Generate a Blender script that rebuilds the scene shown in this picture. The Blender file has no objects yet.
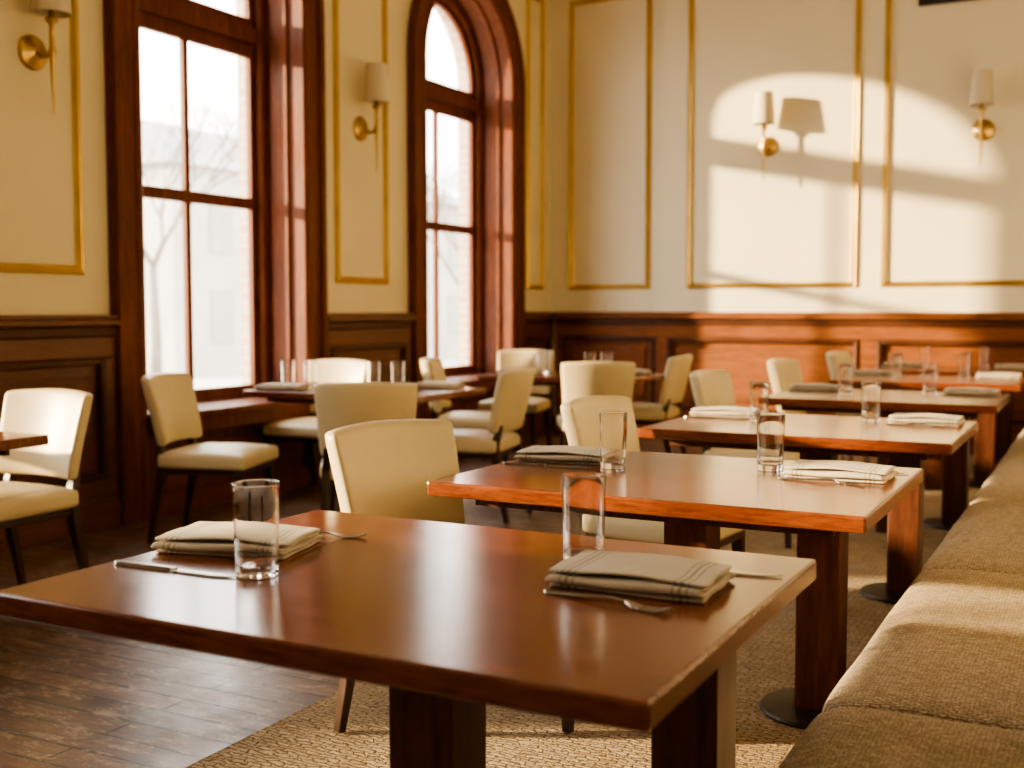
import bpy, math, random, bmesh
from mathutils import Vector, Matrix
random.seed(4)
C = bpy.context.scene.collection
S = bpy.context.scene

# ---------------------------------------------------------------- helpers
class MB:
    def __init__(s): s.v=[]; s.f=[]
    def add(s, vs, fs):
        n=len(s.v); s.v+= [tuple(v) for v in vs]; s.f+= [tuple(i+n for i in f) for f in fs]
    def box(s,x0,x1,y0,y1,z0,z1):
        s.add([(x0,y0,z0),(x1,y0,z0),(x1,y1,z0),(x0,y1,z0),(x0,y0,z1),(x1,y0,z1),(x1,y1,z1),(x0,y1,z1)],
              [(0,3,2,1),(4,5,6,7),(0,1,5,4),(1,2,6,5),(2,3,7,6),(3,0,4,7)])
    def prism_x(s,poly,x0,x1):
        n=len(poly)
        s.add([(x0,y,z) for y,z in poly]+[(x1,y,z) for y,z in poly],
              [tuple(range(n))[::-1],tuple(range(n,2*n))]+[(i,(i+1)%n,n+(i+1)%n,n+i) for i in range(n)])
    def lathe(s,prof,seg=32,M=None,closed=False):
        vs=[];fs=[];n=len(prof)
        for i in range(seg):
            a=2*math.pi*i/seg
            for r,z in prof:
                p=Vector((r*math.cos(a),r*math.sin(a),z))
                vs.append(M@p if M else p)
        for i in range(seg):
            j=(i+1)%seg
            for k in range(n-1 if not closed else n):
                k2=(k+1)%n
                fs.append((i*n+k,j*n+k,j*n+k2,i*n+k2))
        s.add(vs,fs)
    def tube(s,pts,rads,seg=10,square=False,cap=True):
        pts=[Vector(p) for p in pts]; vs=[];fs=[]
        if square: seg=4
        n=len(pts)
        for i,p in enumerate(pts):
            t=(pts[min(i+1,n-1)]-pts[max(i-1,0)]).normalized()
            up=Vector((0,1,0)) if abs(t.y)<.9 else Vector((1,0,0))
            a=t.cross(up).normalized(); b=t.cross(a).normalized()
            for k in range(seg):
                an=2*math.pi*(k+(.5 if square else 0))/seg
                vs.append(p+(a*math.cos(an)+b*math.sin(an))*rads[i]*(1.414 if square else 1))
        for i in range(n-1):
            for k in range(seg):
                k2=(k+1)%seg
                fs.append((i*seg+k,i*seg+k2,(i+1)*seg+k2,(i+1)*seg+k))
        if cap:
            fs.append(tuple(range(seg))[::-1]); fs.append(tuple((n-1)*seg+k for k in range(seg)))
        s.add(vs,fs)
    def arch(s,prof,c,h,zb,zs,seg=28,closed=True):
        st=[((c-h,zb),(-1,0)),((c-h,zs),(-1,0))]
        for i in range(1,seg):
            a=math.pi-math.pi*i/seg
            st.append(((c+h*math.cos(a),zs+h*math.sin(a)),(math.cos(a),math.sin(a))))
        st+= [((c+h,zs),(1,0)),((c+h,zb),(1,0))]
        n=len(prof);vs=[];fs=[]
        for (y,z),(ny,nz) in st:
            for r,x in prof: vs.append((x,y+ny*r,z+nz*r))
        for i in range(len(st)-1):
            for k in range(n):
                k2=(k+1)%n
                fs.append((i*n+k,i*n+k2,(i+1)*n+k2,(i+1)*n+k))
        fs.append(tuple(range(n))); fs.append(tuple((len(st)-1)*n+k for k in range(n))[::-1])
        s.add(vs,fs)
    def build(s,name,mat,parent=None,bevel=0,segs=2,smooth=False,loc=None,sub=0,weld=False):
        me=bpy.data.meshes.new(name); me.from_pydata(s.v,[],s.f); me.update()
        bm=bmesh.new(); bm.from_mesh(me)
        if weld: bmesh.ops.remove_doubles(bm,verts=bm.verts,dist=1e-6)
        bmesh.ops.recalc_face_normals(bm,faces=bm.faces); bm.to_mesh(me); bm.free(); me.validate()
        o=bpy.data.objects.new(name,me); C.objects.link(o)
        if mat: me.materials.append(mat)
        if parent: o.parent=parent
        if loc: o.location=loc
        if bevel:
            m=o.modifiers.new('b','BEVEL'); m.width=bevel; m.segments=segs; m.limit_method='ANGLE'; m.angle_limit=math.radians(35)
        if sub:
            m=o.modifiers.new('s','SUBSURF'); m.levels=sub; m.render_levels=sub
        if smooth:
            for p in me.polygons: p.use_smooth=True
        return o

def empty(name,loc,rz=0):
    o=bpy.data.objects.new(name,None); C.objects.link(o); o.location=loc; o.rotation_euler=(0,0,rz); o.empty_display_size=.1; return o
def tag(o,label,cat,group=None):
    o['label']=label; o['category']=cat
    if group: o['group']=group
def struct(o,label=None):
    o['kind']='structure'
    if label: o['label']=label
    return o
def dup(src,loc,rz=0,label=None):
    n=src.copy(); C.objects.link(n); n.location=loc; n.rotation_euler=(src.rotation_euler[0],src.rotation_euler[1],rz)
    if label: n['label']=label
    def rec(a,b):
        for ch in a.children:
            if ch==b: continue
            k=ch.copy(); C.objects.link(k); k.parent=b; rec(ch,k)
    rec(src,n)
    return n

# ---------------------------------------------------------------- materials
def base(name):
    m=bpy.data.materials.new(name); m.use_nodes=True
    nt=m.node_tree; b=nt.nodes['Principled BSDF']; return m,nt,b
def texco(nt,scale=(1,1,1),rot=(0,0,0)):
    tc=nt.nodes.new('ShaderNodeTexCoord'); mp=nt.nodes.new('ShaderNodeMapping')
    mp.inputs['Scale'].default_value=scale; mp.inputs['Rotation'].default_value=rot
    nt.links.new(tc.outputs['Object'],mp.inputs['Vector']); return mp.outputs['Vector']
def noise(nt,vec,scale,detail=4,rough=.55,dist=0):
    n=nt.nodes.new('ShaderNodeTexNoise'); n.inputs['Scale'].default_value=scale; n.inputs['Detail'].default_value=detail
    n.inputs['Roughness'].default_value=rough; n.inputs['Distortion'].default_value=dist
    nt.links.new(vec,n.inputs['Vector']); return n.outputs['Fac']
def ramp(nt,fac,stops):
    r=nt.nodes.new('ShaderNodeValToRGB'); e=r.color_ramp.elements
    while len(e)<len(stops): e.new(.5)
    for i,(p,c) in enumerate(stops): e[i].position=p; e[i].color=(*c,1)
    nt.links.new(fac,r.inputs['Fac']); return r.outputs['Color']
def bump(nt,b,h,strength=.2,dist=.01):
    n=nt.nodes.new('ShaderNodeBump'); n.inputs['Strength'].default_value=strength; n.inputs['Distance'].default_value=dist
    nt.links.new(h,n.inputs['Height']); nt.links.new(n.outputs['Normal'],b.inputs['Normal'])
def mixc(nt,f,a,c,mode='MIX'):
    m=nt.nodes.new('ShaderNodeMix'); m.data_type='RGBA'; m.blend_type=mode
    for idx,val in ((0,f),(6,a),(7,c)):
        if isinstance(val,(int,float)): m.inputs[idx].default_value=val
        elif isinstance(val,tuple): m.inputs[idx].default_value=(*val,1)
        else: nt.links.new(val,m.inputs[idx])
    return m.outputs[2]
def wood(name,c1,c2,c3,scale,rough=.35,coat=0,bumps=.08,spec=.5,gr=.5):
    m,nt,b=base(name); v=texco(nt,scale)
    f=noise(nt,v,3,6,.6,.6); col=ramp(nt,f,[(.3,c1),(.52,c2),(.72,c3)])
    v2=texco(nt,(1,1,1)); f2=noise(nt,v2,1.7,3)
    col=mixc(nt,.25,col,ramp(nt,f2,[(.3,c1),(.7,c3)]))
    v3=texco(nt,tuple(k*4 for k in scale)); f3=noise(nt,v3,3,5,.7)
    col=mixc(nt,gr,col,ramp(nt,f3,[(.38,(.42,.36,.34)),(.55,(1,1,1))]),'MULTIPLY')
    nt.links.new(col,b.inputs['Base Color'])
    nt.links.new(ramp(nt,f2,[(.3,(rough*.8,)*3),(.7,(rough*1.25,)*3)]),b.inputs['Roughness'])
    b.inputs['Coat Weight'].default_value=coat; b.inputs['Coat Roughness'].default_value=.16
    b.inputs['Specular IOR Level'].default_value=spec
    bump(nt,b,f,bumps,.003); return m
def plain(name,col,rough=.5,metal=0,var=.08,sc=8,bs=.05,**kw):
    m,nt,b=base(name); v=texco(nt); f=noise(nt,v,sc,5)
    c1=tuple(x*(1-var) for x in col); c2=tuple(min(1,x*(1+var)) for x in col)
    nt.links.new(ramp(nt,f,[(.3,c1),(.7,c2)]),b.inputs['Base Color'])
    b.inputs['Roughness'].default_value=rough; b.inputs['Metallic'].default_value=metal
    if bs: bump(nt,b,noise(nt,v,sc*12,3),bs,.004)
    for k,val in kw.items(): b.inputs[k].default_value=val
    return m

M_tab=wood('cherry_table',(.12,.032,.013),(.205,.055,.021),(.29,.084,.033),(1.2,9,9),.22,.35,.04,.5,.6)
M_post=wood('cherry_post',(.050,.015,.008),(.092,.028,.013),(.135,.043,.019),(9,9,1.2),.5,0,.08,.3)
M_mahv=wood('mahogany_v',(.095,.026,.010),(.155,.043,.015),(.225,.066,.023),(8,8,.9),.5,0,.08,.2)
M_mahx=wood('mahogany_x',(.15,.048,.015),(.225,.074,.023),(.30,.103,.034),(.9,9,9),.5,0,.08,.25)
M_mahm=wood('mahogany_moulding_shade',(.05,.015,.007),(.08,.025,.010),(.115,.037,.015),(.9,9,9),.42,.0,.08,.3)  # mouldings darkened in colour to stand in for shade around the panels
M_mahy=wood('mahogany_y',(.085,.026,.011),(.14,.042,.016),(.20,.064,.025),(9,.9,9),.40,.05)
M_dark=wood('dark_leg',(.022,.010,.006),(.042,.018,.011),(.07,.031,.017),(8,8,1),.35,.2)
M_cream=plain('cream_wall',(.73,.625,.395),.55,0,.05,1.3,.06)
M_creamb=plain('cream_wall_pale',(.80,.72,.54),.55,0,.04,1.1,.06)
M_ceil=plain('ceiling_white',(.80,.75,.64),.7)
M_gold=plain('gold_trim',(.58,.39,.11),.33,.8,.12,6,.05)
M_brass=plain('aged_brass',(.55,.37,.13),.3,.95,.1,20,.03)
M_steel=plain('cutlery_steel',(.42,.39,.35),.25,1,.04,20,0)
M_iron=plain('blackened_iron',(.045,.037,.032),.45,.6,.2,15,.1)
M_vent=plain('vent_black',(.02,.018,.016),.6)
M_leather=plain('cream_leather',(.62,.51,.305),.40,0,.05,5,.12)
M_pave=plain('pavement',(.50,.47,.43),.9)
M_facade=plain('pale_facade',(.42,.39,.35),.9,0,.15,.4)
M_bark=plain('bark',(.17,.15,.13),.9,0,.2,10,.3)
M_glassdark=plain('brown_slate',(.32,.30,.27),.6)

M_shade,nt,b=base('shade_fabric'); v=texco(nt); f=noise(nt,v,200,3)
nt.links.new(ramp(nt,f,[(.3,(.62,.53,.38)),(.7,(.70,.62,.46))]),b.inputs['Base Color']); b.inputs['Roughness'].default_value=.8
M_glass,nt,b=base('clear_glass'); b.inputs['Transmission Weight'].default_value=1; b.inputs['Roughness'].default_value=.0
b.inputs['IOR'].default_value=1.48; v=texco(nt); f=noise(nt,v,8)
nt.links.new(ramp(nt,f,[(.3,(.98,.98,.97)),(.7,(1,1,1))]),b.inputs['Base Color'])
M_pane,nt,b=base('window_glass'); out=nt.nodes['Material Output']; nt.nodes.remove(b)
tr=nt.nodes.new('ShaderNodeBsdfTransparent'); gl=nt.nodes.new('ShaderNodeBsdfGlossy'); mx=nt.nodes.new('ShaderNodeMixShader')
gl.inputs['Roughness'].default_value=.03; v=texco(nt); f=noise(nt,v,2)
nt.links.new(ramp(nt,f,[(.3,(.96,.96,.95)),(.7,(1,1,1))]),tr.inputs['Color'])
mx.inputs[0].default_value=.05
nt.links.new(tr.outputs[0],mx.inputs[1]); nt.links.new(gl.outputs[0],mx.inputs[2]); nt.links.new(mx.outputs[0],out.inputs['Surface'])

def brickmat(name,c1,c2,mort,w,h,ms,rough,scale=(1,1,1),rot=(0,0,0),bs=.3,grain=None,off=.5):
    m,nt,b=base(name); v=texco(nt,scale,rot)
    t=nt.nodes.new('ShaderNodeTexBrick'); t.inputs['Scale'].default_value=1; t.inputs['Brick Width'].default_value=w
    t.inputs['Row Height'].default_value=h; t.inputs['Mortar Size'].default_value=ms; t.offset=off
    t.inputs['Color1'].default_value=(*c1,1); t.inputs['Color2'].default_value=(*c2,1); t.inputs['Mortar'].default_value=(*mort,1)
    t.inputs['Mortar Smooth'].default_value=.3
    nt.links.new(v,t.inputs['Vector']); col=t.outputs['Color']
    if grain:
        g=noise(nt,texco(nt,grain),4,6,.6,.4); col=mixc(nt,.7,col,ramp(nt,g,[(.3,(.25,.25,.25)),(.7,(1,1,1))]),'MULTIPLY')
        sc_=noise(nt,texco(nt,(1,2.6,1)),7,12,.9,.4)
        col=mixc(nt,ramp(nt,sc_,[(.51,(0,0,0)),(.58,(.75,.75,.75))]),col,(.40,.30,.20))
        r=ramp(nt,noise(nt,texco(nt),3,6,.7),[(.35,(rough*.85,)*3),(.65,(min(1,rough*1.3),)*3)]); nt.links.new(r,b.inputs['Roughness'])
    else: b.inputs['Roughness'].default_value=rough
    nt.links.new(col,b.inputs['Base Color'])
    inv=nt.nodes.new('ShaderNodeMath'); inv.operation='SUBTRACT'; inv.inputs[0].default_value=1; nt.links.new(t.outputs['Fac'],inv.inputs[1])
    bump(nt,b,inv.outputs[0],bs,.004); return m
M_floor=brickmat('oak_planks',(.10,.050,.027),(.195,.105,.058),(.008,.005,.003),2.4,.105,.005,.33,bs=.6,grain=(1,10,1),off=.37)
M_brick=brickmat('red_brick',(.46,.33,.26),(.51,.37,.29),(.55,.50,.43),.22,.075,.01,.9,rot=(math.radians(90),0,0))

def weave(name,w,h,ms,c1,c2,cm,warp,wscale,nscale,bdist,mul=.7,spec=.2):
    m,nt,b=base(name); v=texco(nt)
    t=nt.nodes.new('ShaderNodeTexBrick'); t.inputs['Scale'].default_value=1; t.inputs['Brick Width'].default_value=w; t.inputs['Row Height'].default_value=h
    t.inputs['Mortar Size'].default_value=ms; t.inputs['Mortar Smooth'].default_value=1
    t.inputs['Color1'].default_value=(*c1,1); t.inputs['Color2'].default_value=(*c2,1); t.inputs['Mortar'].default_value=(*cm,1)
    dn=nt.nodes.new('ShaderNodeVectorMath'); dn.operation='ADD'; nz=nt.nodes.new('ShaderNodeTexNoise'); nz.inputs['Scale'].default_value=wscale; nz.inputs['Detail'].default_value=4; nt.links.new(v,nz.inputs['Vector'])
    sc=nt.nodes.new('ShaderNodeVectorMath'); sc.operation='SCALE'; sc.inputs['Scale'].default_value=warp; nt.links.new(nz.outputs['Color'],sc.inputs[0])
    nt.links.new(v,dn.inputs[0]); nt.links.new(sc.outputs[0],dn.inputs[1]); nt.links.new(dn.outputs[0],t.inputs['Vector'])
    n1=noise(nt,v,nscale,5,.75)
    col=mixc(nt,mul,t.outputs['Color'],ramp(nt,n1,[(.32,(.45,.43,.40)),(.62,(1,1,1))]),'MULTIPLY')
    col=mixc(nt,.25,col,ramp(nt,noise(nt,v,4,4),[(.3,(.6,.6,.6)),(.7,(1,1,1))]),'MULTIPLY')
    nt.links.new(col,b.inputs['Base Color']); b.inputs['Roughness'].default_value=.95; b.inputs['Specular IOR Level'].default_value=spec
    inv=nt.nodes.new('ShaderNodeMath'); inv.operation='SUBTRACT'; inv.inputs[0].default_value=1; nt.links.new(t.outputs['Fac'],inv.inputs[1])
    ad=nt.nodes.new('ShaderNodeMath'); ad.operation='ADD'; nt.links.new(inv.outputs[0],ad.inputs[0]); nt.links.new(n1,ad.inputs[1])
    bump(nt,b,ad.outputs[0],.8,bdist); return m
M_rug=weave('jute_rug',.045,.016,.004,(.72,.56,.37),(.56,.42,.27),(.22,.15,.09),.036,30,90,.012,.7)
M_tweed=weave('brown_tweed',.016,.0065,.0018,(.86,.71,.51),(.60,.47,.32),(.26,.18,.11),.013,60,110,.005,.65)

# linen
M_linen,nt,b=base('striped_linen'); tc=nt.nodes.new('ShaderNodeTexCoord'); sx=nt.nodes.new('ShaderNodeSeparateXYZ'); nt.links.new(tc.outputs['Object'],sx.inputs[0])
ab=nt.nodes.new('ShaderNodeMath'); ab.operation='ABSOLUTE'; nt.links.new(sx.outputs['X'],ab.inputs[0])
mr=nt.nodes.new('ShaderNodeMath'); mr.operation='MULTIPLY'; mr.inputs[1].default_value=5; nt.links.new(ab.outputs[0],mr.inputs[0])
r=nt.nodes.new('ShaderNodeValToRGB'); r.color_ramp.interpolation='CONSTANT'; e=r.color_ramp.elements
lin=(.62,.53,.405,1); st=(.33,.27,.205,1)
pts=[(0,lin),(.40,st),(.415,lin),(.45,st),(.48,lin),(.515,st),(.53,lin)]
while len(e)<len(pts): e.new(.9)
for i,(p,c) in enumerate(pts): e[i].position=p; e[i].color=c
nt.links.new(mr.outputs[0],r.inputs['Fac'])
wv=noise(nt,texco(nt,(1,1,1)),300,2)
col=mixc(nt,.35,r.outputs['Color'],ramp(nt,wv,[(.35,(.55,.55,.55)),(.65,(1,1,1))]),'MULTIPLY')
nt.links.new(col,b.inputs['Base Color']); b.inputs['Roughness'].default_value=.9; b.inputs['Sheen Weight'].default_value=.1
bump(nt,b,wv,.35,.002)

# ---------------------------------------------------------------- room
XL=-4.7; YB=9.8; XR=.55; YR=-3.2; ZC=4.5
WC=[.42,2.42,5.33,8.24]; HO=.72; ZS=3.07; ZSILL=.56  # first window is unseen, shifted off the even spacing to sun the banquette
def wall_open(mb,x0,x1,h,zsill,zs,y0,y1,zt):
    cur=y0
    for c in WC:
        mb.box(x0,x1,cur,c-h,0,zt)
        mb.box(x0,x1,c-h,c+h,0,zsill)
        n=24
        for i in range(n):
            a0=math.pi-math.pi*i/n; a1=math.pi-math.pi*(i+1)/n
            ya,za=c+h*math.cos(a0),zs+h*math.sin(a0); yb,zb=c+h*math.cos(a1),zs+h*math.sin(a1)
            mb.prism_x([(ya,za),(yb,zb),(yb,zt),(ya,zt)],x0,x1)
        cur=c+h
    mb.box(x0,x1,cur,y1,0,zt)
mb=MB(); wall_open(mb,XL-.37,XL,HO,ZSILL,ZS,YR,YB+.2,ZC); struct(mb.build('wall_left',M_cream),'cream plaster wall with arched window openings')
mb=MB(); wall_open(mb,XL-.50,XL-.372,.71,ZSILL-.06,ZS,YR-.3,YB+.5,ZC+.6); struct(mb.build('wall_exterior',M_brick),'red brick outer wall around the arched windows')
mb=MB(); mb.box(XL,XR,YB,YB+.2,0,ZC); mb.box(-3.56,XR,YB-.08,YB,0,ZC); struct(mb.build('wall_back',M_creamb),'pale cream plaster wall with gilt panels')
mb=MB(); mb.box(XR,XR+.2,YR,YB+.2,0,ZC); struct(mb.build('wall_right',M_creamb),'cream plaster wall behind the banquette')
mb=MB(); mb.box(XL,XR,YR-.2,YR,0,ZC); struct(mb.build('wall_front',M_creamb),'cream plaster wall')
mb=MB(); mb.box(XL-.3,XR+.2,YR-.2,YB+.2,-.1,0); struct(mb.build('floor',M_floor),'dark worn oak plank floor')
mb=MB(); mb.box(XL-.37,XR+.2,YR-.2,YB+.2,ZC,ZC+.15); struct(mb.build('ceiling',M_ceil),'off-white plaster ceiling')
tn=[0]
def trim(mb,mat,label,bevel=.004):
    tn[0]+=1; return struct(mb.build('trim_%d'%tn[0],mat,bevel=bevel),label)
mb=MB(); mb.box(XL,XL+.12,YR,YB,ZC-.16,ZC); mb.box(XL,XR,YB-.2,YB,ZC-.16,ZC); trim(mb,M_ceil,'painted cornice along the ceiling')

def wainscot(side,marks,off=0):
    mb=MB(); mm=MB(); a0,a1=marks[0],marks[-1]; s=.07
    def bx(u0,u1,d0,d1,z0,z1,mb=mb):
        if side=='L': mb.box(XL+d0,XL+d1,u0,u1,z0,z1)
        else: mb.box(u0,u1,YB-off-d1,YB-off-d0,z0,z1)
    bx(a0,a1,0,.012,0,1.06)
    bx(a0,a1,0,.055,0,.14); bx(a0,a1,0,.045,.14,.17)
    bx(a0,a1,.0,.040,.17,.26); bx(a0,a1,0,.040,.90,1.01)
    bx(a0,a1,0,.05,1.01,1.065,mm); bx(a0,a1,0,.080,1.068,1.10); bx(a0,a1,0,.06,1.10,1.125)
    for u in marks: bx(max(a0,u-s),min(a1,u+s),0,.040,.26,.90)
    for p,q in zip(marks[:-1],marks[1:]):
        u0=p+s; u1=q-s
        if u1-u0<.2: continue
        for q0,q1,z0,z1 in ((u0,u0+.038,.26,.90),(u1-.038,u1,.26,.90),(u0+.038,u1-.038,.26,.298),(u0+.038,u1-.038,.862,.90)): bx(q0,q1,0,.050,z0,z1,mm)
        bx(u0+.095,u1-.095,0,.034,.355,.805)
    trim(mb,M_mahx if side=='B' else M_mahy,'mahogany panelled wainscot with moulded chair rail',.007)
    trim(mm,M_mahm,'mahogany panel mouldings on the wainscot with shade in their colour',.009)
ends=[YR]+sum([[c-.91,c+.91] for c in WC],[])+[YB]
for i in range(0,len(ends),2):
    a,b_=ends[i],ends[i+1]
    if b_-a>.1: wainscot('L',[a,(a+b_)/2,b_] if b_-a>1.4 else [a,b_])
wainscot('B',[XL+.08,-3.562])
wainscot('B',[-3.56,-1.76,.04,XR],.08)

def gilt(side,a0,a1,z0,z1,off=0):
    mb=MB()
    prof=[(0,.0),(0,.012),(.008,.022),(.018,.016),(.024,.024),(.034,.026),(.040,.014),(.046,.010),(.046,0)]
    st=[(a0,z0,1,1),(a1,z0,-1,1),(a1,z1,-1,-1),(a0,z1,1,-1)]
    n=len(prof);vs=[];fs=[]
    for u,z,su,sz in st:
        for r,d in prof:
            uu=u+su*r; zz=z+sz*r
            vs.append((XL+d,uu,zz) if side=='L' else (uu,YB-off-d,zz))
    for i in range(4):
        j=(i+1)%4
        for k in range(n):
            k2=(k+1)%n; fs.append((i*n+k,j*n+k,j*n+k2,i*n+k2))
    mb.add(vs,fs); trim(mb,M_gold,'gilded rectangular panel moulding on the wall',0)
for a,b_ in ((3.50,4.25),(6.42,7.06),(9.30,9.64)): gilt('L',a,b_,1.33,3.97)
gilt('B',-4.50,-3.70,1.33,3.97)
for a,b_ in ((-3.33,-1.87),(-1.68,-.22)): gilt('B',a,b_,1.33,3.97,.08)

# windows
for wi,c in enumerate(WC):
    mb=MB(); h=HO-.02
    x=XL
    mb.arch([(0,x-.35),(0,x-.12),(-.022,x-.11),(-.022,x-.07),(0,x-.06),(0,x+.05),(.02,x+.062),(.05,x+.062),(.06,x+.05),(.15,x+.05),(.16,x+.075),(.205,x+.075),(.21,x+.05),(.21,x+.001),(.018,x+.001),(.018,x-.35)],c,h,0,ZS)
    mb.arch([(-.07,x-.34),(-.07,x-.26),(-.055,x-.24),(0,x-.24),(0,x-.34)],c,h,ZSILL,ZS)
    mb.box(x-.35,x+.14,c-h,c+h,ZSILL-.02,ZSILL+.02); mb.box(x,x+.13,c-h,c+h,ZSILL-.10,ZSILL-.02)
    mb.box(x-.001,x+.03,c-h,c+h,0,ZSILL-.1); mb.box(x,x+.05,c-h+.08,c+h-.08,.15,.40); mb.box(x,x+.06,c-h,c+h,0,.12)
    w=mb.build('window_%d'%(wi+1),M_mahv,bevel=.004); struct(w,'tall arched mahogany-cased sash window')
    g=h-.12
    s=MB(); y_=x-.10
    s.arch([(-.12,y_-.225),(-.12,y_-.185),(-.07,y_-.185),(-.07,y_-.225)],c,h,ZSILL+.02,ZS)
    s.box(y_-.225,y_-.185,c-g,c+g,ZSILL+.02,ZSILL+.10)
    s.box(y_-.23,y_-.18,c-g,c+g,1.80,1.87)
    s.box(y_-.225,y_-.185,c-g,c+g,2.77,2.86); s.box(y_-.24,y_-.15,c-g-.045,c+g+.045,2.86,2.96); s.box(y_-.225,y_-.185,c-g,c+g,2.96,3.02)
    s.box(y_-.222,y_-.186,c-.021,c+.021,ZSILL+.1,2.8)
    s.build('sash',M_mahv,parent=w,bevel=.003)
    p=MB(); n=24; pts=[(c-g-.01,ZSILL+.05),(c+g+.01,ZSILL+.05)]+[(c+(g+.01)*math.cos(math.pi*i/n),ZS+(g+.01)*math.sin(math.pi*i/n)) for i in range(n+1)]
    p.add([(y_-.205,y,z) for y,z in pts],[tuple(range(len(pts)))]); p.build('window_pane',M_pane,parent=w)
    L=bpy.data.lights.new('window_portal','AREA'); L.shape='RECTANGLE'; L.size=3.3; L.size_y=1.42; L.cycles.is_portal=True
    lo=bpy.data.objects.new('window_portal',L); C.objects.link(lo); lo.location=(x-.40,c,ZSILL+1.6)
    lo.rotation_euler=(0,math.radians(-90),0)

# vent high on back wall
v_=empty('air_vent',(-1.14,YB-.08,3.62)); mb=MB(); mb.box(-.29,.29,-.02,0,-.08,.1)
mb.build('vent_frame',M_vent,parent=v_,bevel=.004)
for i in range(5):
    mb=MB(); mb.box(-.27,.27,-.03,-.018,-.065+i*.032,-.05+i*.032); mb.build('louvre',M_vent,parent=v_)
tag(v_,'black metal air vent grille high on the cream wall','air vent')

# ---------------------------------------------------------------- exterior
mb=MB(); mb.box(-70,XL-.60,-40,80,-1.0,-.9); o=mb.build('ground',M_pave); struct(o,'grey pavement outside the windows')
bd=empty('building',(-30,34,-.9)); mb=MB(); mb.box(-6,6,-9,9,0,6.2); mb.build('facade',M_facade,parent=bd)
mb=MB(); mb.add([(-6.4,-9.4,6.2),(6.4,-9.4,6.2),(6.4,9.4,6.2),(-6.4,9.4,6.2),(0,-9.4,8.6),(0,9.4,8.6)],[(0,1,2,3),(0,1,4),(3,2,5),(0,4,5,3),(1,2,5,4)]); mb.build('roof',M_glassdark,parent=bd)
for r_ in range(2):
    for k in range(5):
        mb=MB(); mb.box(5.95,6.05,-.5,.5,-.8,.8); mb.build('building_window',M_glassdark,parent=bd,loc=(0,-7+k*3.5,1.8+r_*2.7))
tag(bd,'pale distant town house with pitched roof beyond the window','building')
def tree(loc,h,seed):
    rnd=random.Random(seed); t=empty('bare_tree',loc)
    tk=MB(); tk.tube([(0,0,0),(.05,.03,h*.25),(-.05,.08,h*.5)],[.13,.10,.07]); tk.build('trunk',M_bark,parent=t,smooth=True)
    br=MB()
    def rec(p,d,l,r,k):
        q=p+d*l; mid=p+d*l*.5+Vector((rnd.uniform(-1,1),rnd.uniform(-1,1),rnd.uniform(-.3,.6)))*l*.08
        br.tube([p,mid,q],[r,r*.8,r*.6],seg=5)
        if k==0: return
        for _ in range(3):
            nd=(d+Vector((rnd.uniform(-1,1),rnd.uniform(-1,1),rnd.uniform(-.2,.8)))*.75).normalized(); rec(q,nd,l*.72,r*.58,k-1)
    for a in range(3): rec(Vector((-.05,.08,h*.5)),Vector((math.cos(a*2.1),math.sin(a*2.1),1.4)).normalized(),h*.2,.055,5)
    br.build('branches',M_bark,parent=t); tag(t,'leafless tree standing outside the window','tree'); return t
tree((-15.5,15.6,-.9),5.6,3); tree((-13,22.5,-.9),5,8)

# ---------------------------------------------------------------- rug
mb=MB(); mb.box(-2.03,-.37,-.5,9.55,.001,.010); o=mb.build('jute_rug',M_rug,bevel=.003); tag(o,'natural woven jute runner under the row of tables','rug')
ZR=.011

# ---------------------------------------------------------------- banquette
bq=empty('banquette',(-.115,0,0)); Y0,Y1=-.4,9.5
mb=MB(); mb.box(-.235,.62,Y0+.02,Y1-.02,.0,.10); mb.build('plinth',M_dark,parent=bq)
mb=MB(); mb.box(-.30,.36,Y0,Y1,.10,.34); mb.build('seat_base',M_tweed,parent=bq,bevel=.02)
n=8; L_=(Y1-Y0)/n
def pad(nx,ny,nz,f):
    bm=bmesh.new(); vs={}
    def V(i,j,k):
        if (i,j,k) not in vs: vs[(i,j,k)]=bm.verts.new(f(i/nx,j/ny,k/nz))
        return vs[(i,j,k)]
    for i in range(nx):
        for j in range(ny):
            bm.faces.new((V(i,j,0),V(i,j+1,0),V(i+1,j+1,0),V(i+1,j,0))); bm.faces.new((V(i,j,nz),V(i+1,j,nz),V(i+1,j+1,nz),V(i,j+1,nz)))
    for i in range(nx):
        for k in range(nz):
            bm.faces.new((V(i,0,k),V(i+1,0,k),V(i+1,0,k+1),V(i,0,k+1))); bm.faces.new((V(i,ny,k),V(i,ny,k+1),V(i+1,ny,k+1),V(i+1,ny,k)))
    for j in range(ny):
        for k in range(nz):
            bm.faces.new((V(0,j,k),V(0,j,k+1),V(0,j+1,k+1),V(0,j+1,k))); bm.faces.new((V(nx,j,k),V(nx,j+1,k),V(nx,j+1,k+1),V(nx,j,k+1)))
    bmesh.ops.recalc_face_normals(bm,faces=bm.faces); return bm
def padobj(name,bm,mat,parent,loc=(0,0,0),bev=.02,sub=0,segs=3):
    me=bpy.data.meshes.new(name); bm.to_mesh(me); bm.free(); me.materials.append(mat)
    o=bpy.data.objects.new(name,me); C.objects.link(o); o.parent=parent; o.location=loc
    if bev:
        m=o.modifiers.new('b','BEVEL'); m.width=bev; m.segments=segs; m.limit_method='ANGLE'; m.angle_limit=math.radians(40)
    if sub:
        m=o.modifiers.new('s','SUBSURF'); m.levels=sub; m.render_levels=sub
    for p in me.polygons: p.use_smooth=True
    return o
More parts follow.
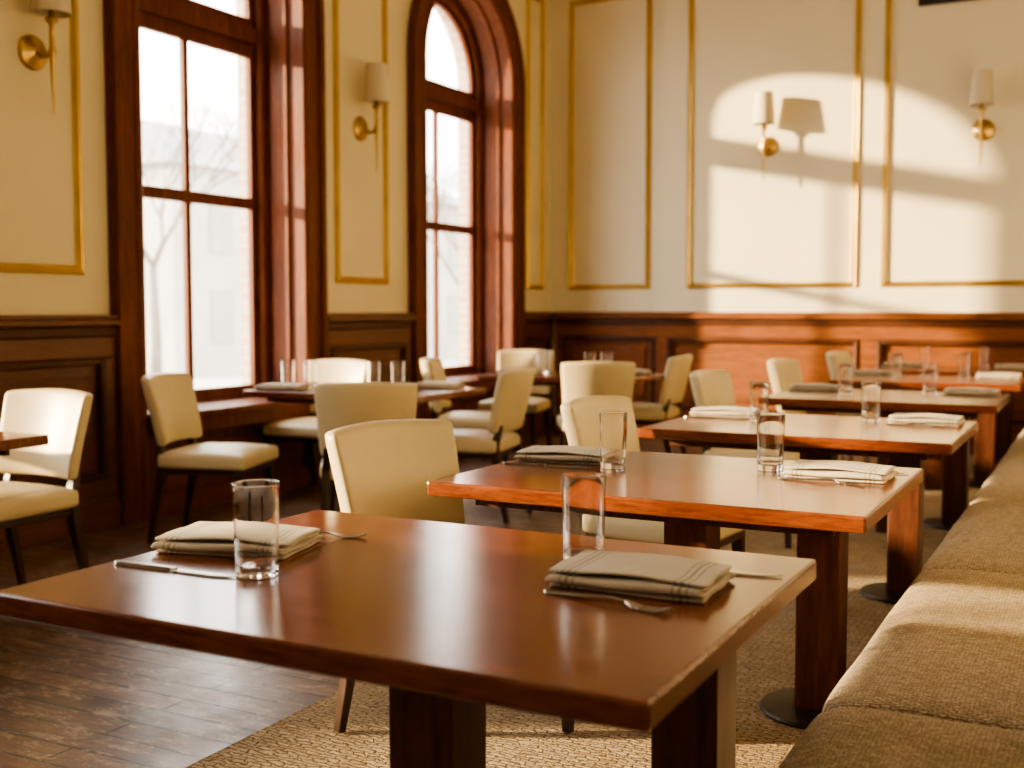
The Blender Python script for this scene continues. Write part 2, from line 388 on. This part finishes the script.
def fc(u,v,w):
    x=-.335+.595*u; y=-L_/2+.0005+(L_-.001)*v; z=.335+.12*w
    ed=(1-(2*v-1)**12)
    if w>.9:
        z+=(.012*(1-(2*u-1)**4) + .002*math.sin(v*15+u*5))*ed
        z-=.014*max(0,1-u*8)+.001
    e=1-(2*w-1)**2
    if u<.01: x-=(.010+.002*math.sin(v*13))*e*ed; x+=.010*(w>.9)
    return (x,y,z)
for i in range(n):
    padobj('seat_cushion',pad(10,24,4,fc),M_tweed,bq,(0,Y0+L_*(i+.5),0),.0,2)
def fb(u,v,w):
    x=.26+.09*u+.06*w; y=-L_/2+.004+(L_-.008)*v; z=.47+.46*w
    if u<.01: x-=.03*(1-(2*w-1)**4)*(1-(2*v-1)**6)
    return (x,y,z)
for i in range(n):
    padobj('back_cushion',pad(1,12,6,fb),M_tweed,bq,(0,Y0+L_*(i+.5),0),.025,1)
mb=MB(); mb.box(.38,.655,Y0,Y1,.10,.92); mb.build('back_frame',M_dark,parent=bq,bevel=.01)
tag(bq,'long tan-brown woven banquette bench with cushioned seat','banquette')

# ---------------------------------------------------------------- tables
TW,TD,TH=1.11,.85,.70
def make_table(name,loc,posts,label,group,w=TW,d=TD):
    t=empty(name,loc)
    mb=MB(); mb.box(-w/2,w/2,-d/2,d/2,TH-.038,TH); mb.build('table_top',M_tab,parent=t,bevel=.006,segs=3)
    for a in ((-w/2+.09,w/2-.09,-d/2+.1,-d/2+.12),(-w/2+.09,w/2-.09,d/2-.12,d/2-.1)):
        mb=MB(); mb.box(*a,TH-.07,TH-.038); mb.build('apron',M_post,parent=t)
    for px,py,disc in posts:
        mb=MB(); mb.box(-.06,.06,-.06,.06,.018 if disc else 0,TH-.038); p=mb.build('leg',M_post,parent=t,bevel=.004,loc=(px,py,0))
        if disc:
            mb=MB(); mb.lathe([(0,0),(.165,0),(.17,.006),(.165,.013),(.08,.018),(0,.019)],40)
            q=mb.build('base_plate',M_iron,parent=p,weld=True); q['label']='flat round black metal foot plate'
    tag(t,label,'table',group); return t
cx=-1.01
tabs=[(cx,1.635),(cx,2.95),(cx,4.45),(cx,6.12),(cx,7.72),(cx,9.02)]
G='square-edged tables along the banquette'
T0=make_table('dining_table',(tabs[0][0],tabs[0][1],ZR),[(.03,-.02,0),(.37,.30,1)],'reddish cherry wood dining table beside the banquette, laid for two',G)
for i,(x,y) in enumerate(tabs[1:]):
    t=dup(T0,(x,y,ZR),0)
    for ch in t.children:
        if ch.name.startswith('leg') and ch.location.x>.3: ch.location=(.305,.31,0)
G2='tables along the windows'
W0=make_table('dining_table',(-3.76,5.42,0),[(0,0,1)],'cherry wood dining table by the arched window with four chairs',G2,1.12,.80)
dup(W0,(-3.32,7.34,0)); dup(W0,(-3.98,2.52,0),0,'cherry wood dining table by the window with one cream chair')

# ---------------------------------------------------------------- chairs
def make_chair(loc,rz):
    c=empty('dining_chair',loc,rz)
    def fs(u,v,w):
        x=-.225+.465*u; hw=.215+.022*u; y=-hw+2*hw*v; z=.375+.075*w
        if w>.9: z+=.022*(1-(2*u-1)**4)*(1-(2*v-1)**4)
        return (x,y,z)
    padobj('seat',pad(8,8,2,fs),M_leather,c,bev=.022,sub=1)
    def fk(u,v,w):
        hw=.212+.022*w; y=-hw+2*hw*v; z=.485+.335*w+ .012*math.cos((2*v-1)*1.5)*(w>.95)
        x=-.245-.075*w**1.2+.055*(2*v-1)**2 + (.055*u-.0275)
        x+= (.012 if u>.5 else -.006)*(1-(2*v-1)**4)*(1-(2*w-1)**4)
        return (x,y,z)
    padobj('backrest',pad(1,12,8,fk),M_leather,c,bev=.018,sub=1)
    mb=MB(); mb.box(-.20,.215,-.195,.195,.345,.385); mb.build('seat_frame',M_dark,parent=c,bevel=.005)
    for sy in (-1,1):
        mb=MB(); mb.tube([(.195,sy*.19,.375),(.205,sy*.198,.0015)],[.02,.0125],square=True); mb.build('leg',M_dark,parent=c,bevel=.003)
        mb=MB(); mb.tube([(-.275,sy*.195,.003),(-.215,sy*.19,.30),(-.205,sy*.185,.42),(-.235,sy*.178,.53)],[.0125,.02,.02,.014],square=True); mb.build('leg',M_dark,parent=c,bevel=.003)
    tag(c,'cream leather upholstered dining chair with dark tapered legs','chair','cream leather dining chairs'); return c
LB='cream leather dining chair pulled up to a banquette table'
def ctr(bx,by,deg,z):
    a=math.radians(deg); return (bx+.26*math.cos(a),by+.26*math.sin(a),z)
c0=make_chair(ctr(-1.77,2.68,-12,ZR),math.radians(-12)); c0['label']='cream leather dining chair facing a cherry table laid with linen'
def chair(bx,by,deg,z=0,label='cream leather dining chair at a window table'):
    return dup(c0,ctr(bx,by,deg,z),math.radians(deg),label)
chair(-1.61,3.76,-4,ZR,'cream leather dining chair standing between two banquette tables'); chair(-1.80,5.66,-2,ZR,LB); chair(-1.80,7.14,-4,ZR,LB); chair(-1.76,8.6,-4,ZR,LB)
chair(-3.80,3.24,-90,0,'cream leather dining chair tucked under the table by the window')
chair(-4.22,4.34,18,0,'cream leather dining chair beside the wall near the window')
chair(-2.97,4.28,122)
chair(-2.90,5.62,188)
chair(-4.40,6.04,-88)
chair(-3.97,6.50,22)
chair(-2.83,6.60,118)
chair(-2.70,7.74,185)
chair(-4.10,8.12,-80)

# ---------------------------------------------------------------- tableware
def make_glass(loc):
    mb=MB(); h=.157
    ro=lambda z:.0350+(.0395-.0350)*z/h
    prof=[(0,0),(.020,0),(.031,0),(.0330,.0004),(.0345,.0016),(ro(.004),.004),(ro(.006),.006),(ro(.04),.04),(ro(.08),.08),(ro(.12),.12),(ro(h-.003),h-.003),(ro(h-.0008),h-.0008),(.0389,h),(.0381,h-.0004),
          (ro(h-.0025)-.0019,h-.0025),(ro(.12)-.0020,.12),(ro(.08)-.0021,.08),(ro(.04)-.0022,.04),(ro(.024)-.0024,.024),(.0322,.0185),(.0300,.0158),(.0265,.0148),(.015,.0142),(0,.014)]
    mb.lathe(prof,64); o=mb.build('drinking_glass',M_glass,smooth=True,loc=loc,weld=True)
    tag(o,'clear straight-sided water tumbler standing on the table','glass','water tumblers'); return o
g0=make_glass((-1.266,1.50,ZR+TH))
GL=[(-.815,1.84),(-1.235,2.99),(-.83,3.15)]
NK=[(-1.44,1.655,14),(-.668,1.735,2),(-1.42,3.07,8),(-.63,3.10,0)]
for i in range(2,6):
    x,y=tabs[i]; GL+=[(x-.22,y+.04),(x+.17,y+.26)]; NK+=[(x-.41,y+.21,4),(x+.38,y+.26,0)]
for x,y in GL: dup(g0,(x,y,ZR+TH))
for x,y in [(-4.22,5.30),(-4.12,5.38),(-3.72,5.44),(-3.62,5.54),(-3.55,7.28),(-3.16,7.22),(-3.06,7.28)]: dup(g0,(x,y,TH))

def make_napkin(loc,rz):
    path=[]; lay=[(-1,1),(1,-1),(-1,1),(1,-1)]; Ds=[.083,.081,.0835,.080]
    z=.0035; dz=.0086
    for li,(a,b_) in enumerate(lay):
        for k in range(11):
            t=k/10; path.append((Ds[li]*(a+(b_-a)*t), z+ .0012*math.sin(t*8+li*1.7)*(li>0),li))
        if li<len(lay)-1:
            s=b_; d0=max(Ds[li],Ds[li+1])
            for q in (30,60,90,120,150):
                an=math.radians(q-90); path.append((s*(d0+ .0055*math.cos(an)), z+dz/2+dz/2*math.sin(an),li+q/180))
        z+=dz
    NX=26; vs=[];fs=[]
    for i in range(NX+1):
        t=i/NX
        for j,(y,zz,l) in enumerate(path):
            k=zz/.03
            x=(-.13+.26*t)+(t-.5)*.009*math.sin(l*2.3)+.0018*math.sin(y*60+l*2)
            zz2=zz+k*(.0017*math.sin(8*t+l*1.3)+.0012*math.sin(4*t+y*45+l))-k*.002*abs(2*t-1)**3
            a=.017*math.sin(l*1.9); vs.append((x,y+x*a+.0024*math.sin(t*6+l),max(zz2,.003)))
    m=len(path)
    for i in range(NX):
        for j in range(m-1): fs.append((i*m+j,i*m+j+1,(i+1)*m+j+1,(i+1)*m+j))
    mb=MB(); mb.add(vs,fs); o=mb.build('folded_napkin',M_linen,loc=loc,smooth=True)
    o.rotation_euler=(0,0,rz)
    md=o.modifiers.new('t','SOLIDIFY'); md.thickness=.0056; md.offset=0
    md=o.modifiers.new('s','SUBSURF'); md.levels=1; md.render_levels=1
    tag(o,'folded natural linen napkin with faint woven stripes','napkin','folded linen napkins'); return o
n0=make_napkin((NK[0][0],NK[0][1],ZR+TH),math.radians(NK[0][2]))
for x,y,a in NK[1:]: dup(n0,(x,y,ZR+TH),math.radians(a))
for x,y,a in [(-4.14,5.14,10),(-3.42,5.66,8),(-3.66,7.12,5),(-2.98,7.5,5)]: dup(n0,(x,y,TH),math.radians(a))

def strip(mb,st,th=.0022):
    vs=[];fs=[]
    for x,yc,hw,z in st: vs+=[(x,yc-hw,z),(x,yc+hw,z),(x,yc+hw*.7,z+th),(x,yc-hw*.7,z+th)]
    for i in range(len(st)-1):
        for k in range(4): fs.append((i*4+k,i*4+(k+1)%4,(i+1)*4+(k+1)%4,(i+1)*4+k))
    fs.append((0,1,2,3)); m=(len(st)-1)*4; fs.append((m+3,m+2,m+1,m)); mb.add(vs,fs)
def make_fork(loc,rz):
    mb=MB()
    strip(mb,[(-.115,0,.006,.002),(-.108,0,.0105,.0005),(-.05,0,.007,.004),(.01,0,.0035,.009),(.035,0,.004,.007),(.05,0,.011,.003),(.062,0,.0125,.001)],.003)
    for k in range(4):
        y=-.0102+k*.0068; strip(mb,[(.061,y,.0023,.001),(.09,y,.0018,.002),(.108,y*.96,.0010,.007)])
    o=mb.build('fork',M_steel,loc=loc,bevel=.0006); o.rotation_euler=(0,0,rz); tag(o,'steel dinner fork lying beside a folded napkin','fork','dinner forks'); return o
def make_knife(loc,rz):
    mb=MB()
    strip(mb,[(-.135,0,.006,.0),(-.128,0,.0095,0),(-.06,0,.008,0),(-.008,0,.0055,0),(.0,0,.007,.0)],.007)
    strip(mb,[(0,0,.008,.002),(.03,-.001,.0115,.002),(.085,-.001,.0115,.002),(.115,.002,.0065,.002),(.127,.006,.001,.002)],.002)
    o=mb.build('table_knife',M_steel,loc=loc,bevel=.0008); o.rotation_euler=(0,0,rz); tag(o,'steel table knife lying beside a folded napkin','knife','table knives'); return o
k0=make_knife((-1.405,1.455,ZR+TH),math.radians(2)); f0=make_fork((-.67,1.60,ZR+TH),math.radians(-10))
dup(k0,(-.60,1.875,ZR+TH),math.radians(4)); dup(f0,(-1.38,1.80,ZR+TH),math.radians(26))
for i in range(1,6):
    x,y=tabs[i]
    dup(f0,(x+.36,(2.98 if i==1 else y+.13),ZR+TH),math.radians(-4)); dup(k0,(x-.40,(2.925 if i==1 else y+.07),ZR+TH),math.radians(6))
    if i<3: dup(k0,(x+.41,(3.22 if i==1 else y+.375),ZR+TH),math.radians(3))

# ---------------------------------------------------------------- sconces
def make_sconce(loc,rz):
    s=empty('wall_sconce',loc,rz)
    Mx=Matrix.Rotation(math.radians(90),4,'Y')
    mb=MB(); mb.lathe([(0,0),(.085,0),(.085,.008),(.07,.018),(.045,.022),(.03,.04),(0,.042)],32,Mx); mb.build('backplate',M_brass,parent=s,smooth=True,weld=True)
    mb=MB(); mb.tube([(.03,0,0),(.07,0,-.03),(.11,0,-.03),(.135,0,.0),(.14,0,.04)],[.012,.011,.011,.011,.011]); mb.build('arm',M_brass,parent=s,smooth=True)
    mb=MB(); mb.lathe([(0,-.31),(.004,-.30),(.013,-.04),(.02,-.01),(.013,.02),(.013,.12),(.03,.135),(.03,.15),(.012,.155),(.012,.26),(0,.26)],20,Matrix.Translation((.14,0,0))); mb.build('stem',M_brass,parent=s,smooth=True,weld=True)
    mb=MB(); mb.lathe([(.092,.17),(.072,.43),(.069,.43),(.089,.17)],40,Matrix.Translation((.14,0,0)),closed=True); mb.build('lamp_shade',M_shade,parent=s,smooth=False)
    tag(s,'brass wall sconce with cream tapered shade and long pointed stem','wall lamp','brass wall sconces'); return s
s0=make_sconce((XL,6.73,2.41),0)
dup(s0,(XL,3.97,2.40),0)
dup(s0,(-2.62,YB-.08,2.52),math.radians(-90)); dup(s0,(-.93,YB-.08,2.54),math.radians(-90))

# ---------------------------------------------------------------- light
sun=bpy.data.lights.new('sun','SUN'); sun.energy=16; sun.angle=math.radians(1.8); sun.color=(1,.76,.43)
so=bpy.data.objects.new('sun',sun); C.objects.link(so); so.rotation_euler=Vector((2.0,1,-.41)).to_track_quat('-Z','Y').to_euler()
w=bpy.data.worlds.new('world'); S.world=w; w.use_nodes=True; nt=w.node_tree; bg=nt.nodes['Background']
tc=nt.nodes.new('ShaderNodeTexCoord'); sp=nt.nodes.new('ShaderNodeSeparateXYZ'); nt.links.new(tc.outputs['Generated'],sp.inputs[0])
r=nt.nodes.new('ShaderNodeValToRGB'); r.color_ramp.elements[0].position=.0; r.color_ramp.elements[0].color=(1,.94,.83,1); r.color_ramp.elements[1].position=.6; r.color_ramp.elements[1].color=(.97,.94,.89,1)
nt.links.new(sp.outputs['Z'],r.inputs['Fac']); nt.links.new(r.outputs['Color'],bg.inputs['Color']); bg.inputs['Strength'].default_value=7

# ---------------------------------------------------------------- camera
cam=bpy.data.cameras.new('camera'); co=bpy.data.objects.new('camera',cam); C.objects.link(co); S.camera=co
cam.sensor_width=36; cam.lens=1150/1024*36; cam.clip_start=.05; cam.clip_end=300
co.location=(0,0,1.16); pitch=math.atan(76/1150); yaw=math.radians(27.5)
d=Vector((-math.sin(yaw)*math.cos(pitch),math.cos(yaw)*math.cos(pitch),-math.sin(pitch)))
co.rotation_euler=d.to_track_quat('-Z','Y').to_euler()
cam.dof.use_dof=True; cam.dof.focus_distance=2.6; cam.dof.aperture_fstop=2.8
S.view_settings.view_transform='AgX'; S.view_settings.look='AgX - Medium High Contrast'
S.view_settings.exposure=.6
